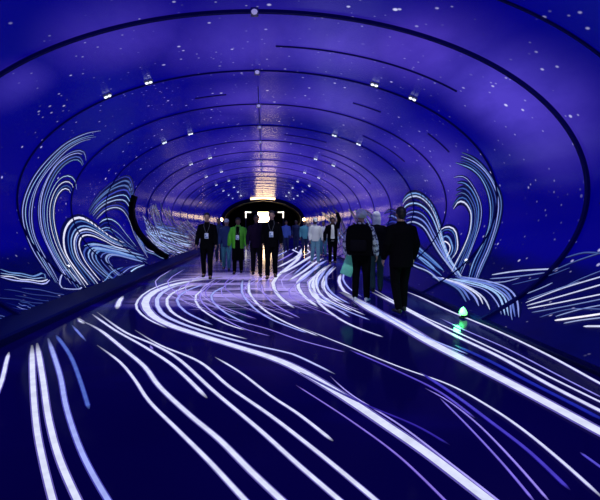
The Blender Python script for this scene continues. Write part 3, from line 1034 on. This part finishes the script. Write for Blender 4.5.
    if cap is not None:
        c = MB()
        rows = []
        for t, r in ((.030, 1.0), (.055, .99), (.085, .90), (.112, .68), (.128, .36), (.133, .08)):
            rows.append([H(.090 * r * math.cos(2 * PI * j / 22), .014 + .108 * r * math.sin(2 * PI * j / 22), t) for j in range(22)])
        c.rings(rows)
        cp = c.build('cap', cap, root, smooth=True)
        c = MB()
        rows = []
        for y, hw, dz in ((-.075, .066, .0), (-.105, .068, -.004), (-.14, .060, -.012), (-.165, .040, -.020), (-.175, .014, -.024)):
            rows.append([H(x * hw, y, .036 + dz + zz) for x, zz in ((-1, -.010), (-.5, -.003), (0, 0), (.5, -.003), (1, -.010), (1, -.016), (.5, -.009), (0, -.006), (-.5, -.009), (-1, -.016))])
        c.rings(rows)
        c.build('peak', cap, cp, smooth=True)
    # ---- trousers
    q = MB()
    q.loft([((0, .012, .80), .135, .105), ((0, .012, .88), .172, .128), ((0, .010, .96), .165, .122), ((0, .006, 1.02), .150, .112)], 24)
    for s, (kn, an, yaw) in ((1, LL), (-1, RL)):
        kn, an = Vector(kn), Vector(an)
        q.tube([hip[s] + Vector((0, 0, -.02)), lerp(hip[s], kn, .5), kn, lerp(kn, an, .5), an + Vector((0, .004, .012))], [.104, .092, .073, .066, .060], 18)
    q.fuse('trousers', legs, root, .012, 4)
    if skirt is not None:
        k = MB(); k.loft([((0, -.01, .42), .20, .17), ((0, 0, .65), .19, .155), ((0, .01, .90), .175, .135), ((0, .01, 1.02), .155, .118)], 24)
        k.fuse('skirt', skirt, root, .012, 4)
    # ---- shoes
    for s, (kn, an, yaw) in ((1, LL), (-1, RL)):
        m = MB(); shoe(m, an, yaw, max(0, an[2] - .09)); m.fuse('shoe', shoes, root, .008, 2)
    # ---- shirt and jacket
    if open_front is not None:
        m = MB()
        m.loft([((0, .005, .86), .160, .120), ((0, .005, 1.0), .158, .116), ((0, .0, 1.18), .162, .120), ((0, .005, 1.32), .170, .122), ((0, .010, 1.42), .140, .098), ((0, .012, 1.485), .07, .066)], 24)
        m.fuse('shirt', open_front, root, .012, 3)
    j = MB()
    e = .016 * bulk
    j.loft([((0, .008, coat), .172 + e, .130 + e), ((0, .008, coat + .10), .170 + e, .128 + e), ((0, .005, 1.10), .162 + e, .120 + e), ((0, .0, 1.22), .172 + e, .124 + e),
            ((0, .005, 1.33), .178 + e, .124 + e), ((0, .010, 1.40), .150 + e, .108 + e * .8), ((0, .012, 1.455), .100 + e * .5, .088), ((0, .012, 1.485), .078, .075), ((0, .012, 1.52), .070, .070)], 28)
    for s, (el, wr) in ((1, LA), (-1, RA)):
        el, wr = Vector(el), Vector(wr)
        cuff = lerp(el, wr, .94)
        j.tube([shl[s] + Vector((-s * .02, 0, -.02)), shl[s] + Vector((s * .012, 0, -.015)), lerp(shl[s], el, .5), el, lerp(el, wr, .5), cuff],
               [.070 + e * .8, .064 + e * .8, .058 + e * .8, .052 + e * .8, .047 + e * .7, .041 + e * .4], 16)
    kp = None
    if open_front is not None:
        kp = lambda c: not (c.y < -.06 and abs(c.x) < .050 + .05 * (1.5 - c.z) and c.z < 1.52)
    jk = j.fuse('jacket', top, root, .012, 4, keep=kp)
    if open_front is not None:
        so = jk.modifiers.new('cloth', 'SOLIDIFY'); so.thickness = .012; so.offset = 1
    if stripe is not None:
        for s, (el, wr) in ((1, LA), (-1, RA)):
            m = MB()
            o = Vector((s * (.070 + e), .012, 0))
            m.tube([shl[s] + o + Vector((.0, 0, .02)), lerp(shl[s], Vector(el), .5) + o, Vector(el) + o * .9, lerp(el, wr, .8) + o * .75], [.013, .016, .016, .014], 8)
            m.build('sleeve_stripe', stripe, root, smooth=True)
    if badge:
        m = MB()
        y = -.142 - e
        for s in (-1, 1):
            m.tube([(s * .062, -.055, 1.50), (s * .075, -.125 - e, 1.40), (s * .03, y - .012, 1.27), (0, y - .012, 1.205)], [.005] * 4, 6)
        ly = m.build('lanyard', M_STRAP, root, smooth=True)
        m = MB(); m.box((0, y - .012, 1.14), (.10, .006, .14)); m.box((0, y - .012, 1.208), (.05, .010, .012))
        bd = m.build('badge', M_CARD, root, bevel=.002)
        m = MB(); m.box((0, y - .0165, 1.10), (.076, .003, .035)); m.box((-.022, y - .0165, 1.155), (.03, .003, .04)); m.build('badge_print', M_CARDP, bd)
    return root


def arms(s, out=.0, fwd=.0, bend=.06):
    return ((s * (.215 + out), .03 - fwd * .4, 1.14), (s * (.225 + out * 1.2), -.02 - fwd - bend, .90))


def walk(lead, stride=.22):
    """lead leg (+1 left, -1 right) forward, towards -Y"""
    f = ((lead * .095, -stride * .75, .50), (lead * .098, -stride, .09), 0.06 * lead)
    b = ((-lead * .092, -.03, .50), (-lead * .095, stride * .9, .105), -.06 * lead)
    return (f, b) if lead > 0 else (b, f)


def stand(w=.10):
    return ((w, -.02, .50), (w + .01, .01, .09), .12), ((-w, -.02, .50), (-w - .01, .01, .09), -.12)


def pose(lead=1, la=None, ra=None, still=False, stride=.22, **k):
    ll, rl = stand() if still else walk(lead, stride)
    p = dict(la=la or arms(1, fwd=-.05 * lead), ra=ra or arms(-1, fwd=.05 * lead), ll=ll, rl=rl)
    p.update(k)
    return p


person('person in a dark jacket with a pale badge walking alone on the left', 207, 278, 1.78, .05, pose(1, la=arms(1, .015, .02), ra=arms(-1, .03, .12), stride=.16), M_BLK, M_BLK, M_SHOE,
       hair=M_HAIRD, badge=True, bulk=1.0, coat=.78)
person('person in an open bright green jacket over a black shirt with a badge', 238, 273.5, 1.66, -.04, pose(-1, la=arms(1, .04), ra=arms(-1, .04), stride=.12), M_GRN, M_BLK, M_SHOE,
       skin=M_SKIN2, hair=M_HAIRD, open_front=M_BLK, badge=True, coat=.80, skirt=M_BLK, bulk=1.3)
person('person in teal trousers walking behind the green jacket', 226.5, 270, 1.64, .0, pose(1, stride=.15), M_DBLUE, M_TEAL, M_SHOE, cap=M_WHT, hair=M_HAIRD)
person('person in dark clothes walking between the green jacket and the tallest badge wearer', 256.5, 275.5, 1.74, .06, pose(1, ra=arms(-1, .03, .03), stride=.2), M_PLUM, M_CHAR, M_SHOE, skin=M_SKIN2, hair=M_HAIRD)
person('tall person in black with a white badge, rightmost of the central group', 271.5, 278, 1.84, -.05, pose(-1, la=arms(1, .02, .10), stride=.16), M_BLK, M_BLK, M_SHOE, hair=M_HAIRD, badge=True, bulk=1.2)
person('person in a white shirt, pale cap and jeans near the right wall', 315, 263.5, 1.70, .12, pose(1, la=arms(1, .05, .05), stride=.14, nod=.15), M_WHT, M_DENIM, M_SHOEW, skin=M_SKIN2, hair=M_HAIRD, cap=M_WHT, coat=.86)
person('person in an open dark jacket with one arm raised overhead', 332.5, 263.8, 1.72, -.1,
       pose(-1, la=((.25, -.06, 1.66), (.17, -.12, 1.92)), ra=arms(-1, .06, .06), stride=.12, turn=.1), M_BLK, M_BLK, M_SHOE, skin=M_SKIN2, hair=M_HAIRD, open_front=M_WHT, coat=.92)
bp = person('person with pale curly hair, white shoes and a patterned shirt under a backpack', 361, 301, 1.74, PI - .35,
            pose(1, la=arms(1, .07, .02), ra=arms(-1, .05, -.02), still=True, turn=.3), M_PAT, M_BLK, M_SHOEW, hair=M_HAIRP, hair_style='curly', bulk=1.4, coat=.90, voxel=.007)
person('person with smooth pale hair in a dark jacket half hidden behind the backpack wearer', 376.5, 292, 1.74, PI - .1, pose(-1, stride=.12), M_CHAR, M_DTEAL, M_SHOE, hair=M_HAIRP, hair_style='long', stripe=M_WHT, voxel=.008)
person('large person all in black walking alone along the right kerb', 401, 312.5, 1.76, PI + .08, pose(-1, la=arms(1, .035, .0), ra=arms(-1, .04, .06), stride=.14), M_BLK, M_BLK, M_SHOE, hair=M_HAIRD, bulk=1.7, coat=.76, voxel=.007)
for lab, px, py, h, tm, lm in (('distant person in navy half hidden behind the lone walker on the left', 219, 262, 1.70, M_NAVY, M_NAVY),
                               ('distant person in a blue coat just right of the tallest badge wearer', 286, 252, 1.66, M_BLUEC, M_NAVY),
                               ('distant person in dark navy just right of the far portal', 296, 250, 1.68, M_NAVY, M_NAVY),
                               ('distant person in pale teal left of the white shirt', 304.5, 254, 1.64, M_TEAL, M_NAVY),
                               ('distant person in white between the white shirt and the raised arm', 323.5, 256, 1.60, M_WHT, M_TEAL)):
    person(lab, px, py, h, random.uniform(-.2, .2), pose(random.choice((-1, 1)), stride=.12), tm, lm, M_SHOE, skin=M_SKIN2, hair=M_HAIRD, voxel=.011)

# black backpack on the back of the pale haired person: that person looks to +Y, so the pack faces the camera
R = Matrix.Rotation(PI - .35, 3, 'Z')
org = bp.location
t = empty('backpack', org + R @ Vector((0, .262, 1.0)) , PI - .35)
tag(t, 'big black backpack worn by the person with pale curly hair', 'backpack')
m = MB()
rows = []
for z, hw, dp in ((-.10, .19, .09), (-.07, .225, .12), (.08, .245, .14), (.22, .245, .14), (.36, .23, .125), (.44, .19, .10), (.48, .10, .06)):
    rows.append([Vector((hw * math.copysign(abs(math.cos(a)) ** .55, math.cos(a)), dp * math.copysign(abs(math.sin(a)) ** .55, math.sin(a)), z)) for a in [2 * PI * k / 28 for k in range(28)]])
m.rings(rows); m.fuse('bag_body', M_BLK, t, .010, 2)
m = MB()
rows = []
for z, hw, dp in ((-.02, .13, .03), (.02, .15, .05), (.14, .15, .05), (.19, .13, .03)):
    rows.append([Vector((hw * math.copysign(abs(math.cos(a)) ** .5, math.cos(a)), .14 + dp * math.copysign(abs(math.sin(a)) ** .5, math.sin(a)), z)) for a in [2 * PI * k / 24 for k in range(24)]])
m.rings(rows); m.build('front_pocket', M_CHAR, t, smooth=True)
for s in (-1, 1):
    m = MB(); m.tube([(s * .11, -.10, .40), (s * .12, -.16, .49), (s * .125, -.28, .475), (s * .13, -.40, .36), (s * .15, -.40, .16), (s * .19, -.24, .02), (s * .17, -.06, .0)], [.018] * 7, 8)
    m.build('shoulder_strap', M_CHAR, t, smooth=True)
m = MB(); m.tube([(-.04, -.06, .475), (-.03, -.07, .53), (.03, -.07, .53), (.04, -.06, .475)], [.009] * 4, 8); m.build('grab_handle', M_CHAR, t, smooth=True)

# teal bag hanging from the same person's hand on the photo's left
hw = bp.matrix_basis @ Vector((.38, -.10, .80))
d8 = bp.location.y
bx = CX + (349 - VX) / F * d8
t = empty('tote_bag', (bx, d8 + .02, CH + (VY - 266) / F * d8), .25)
t.rotation_euler = (.0, .38, .25)
tag(t, 'pale teal bag held tilted beside the backpack wearer', 'bag')
m = MB()
m.loft([((0, 0, -.19), .115, .03), ((0, 0, -.185), .125, .045), ((0, 0, 0), .125, .05), ((0, 0, .18), .122, .03), ((0, 0, .19), .12, .02)], 24)
m.build('bag_body', M_BAG, t, smooth=True, bevel=0)
for y in (-.02, .02):
    m = MB(); m.tube([(-.05, y, .16), (-.03, y, .25), (.02, y * .4, .29), (.05, y, .25), (.06, y, .16)], [.008] * 5, 8); m.build('bag_handle', M_BAG, t, smooth=True)


# ------------------------------------------------------------------ camera, world, view
cam = bpy.data.cameras.new('camera')
cam.sensor_width = 36; cam.lens = F / 600 * 36
cam.shift_x = (300 - VX) / 600
cam.shift_y = -(250 - VY) / 600
cam.clip_start = .05
co = bpy.data.objects.new('camera', cam); C.objects.link(co)
co.location = EYE; co.rotation_euler = (PI / 2, 0, 0)
SC.camera = co
w = bpy.data.worlds.new('world'); SC.world = w; w.use_nodes = True
w.node_tree.nodes['Background'].inputs[0].default_value = (0, 0, 0, 1)
vs = SC.view_settings
vs.view_transform = 'Standard'; vs.look = 'None'; vs.gamma = 1; vs.exposure = 0; vs.use_curve_mapping = False
SC.cycles.max_bounces = 6; SC.cycles.glossy_bounces = 4; SC.cycles.sample_clamp_indirect = 4
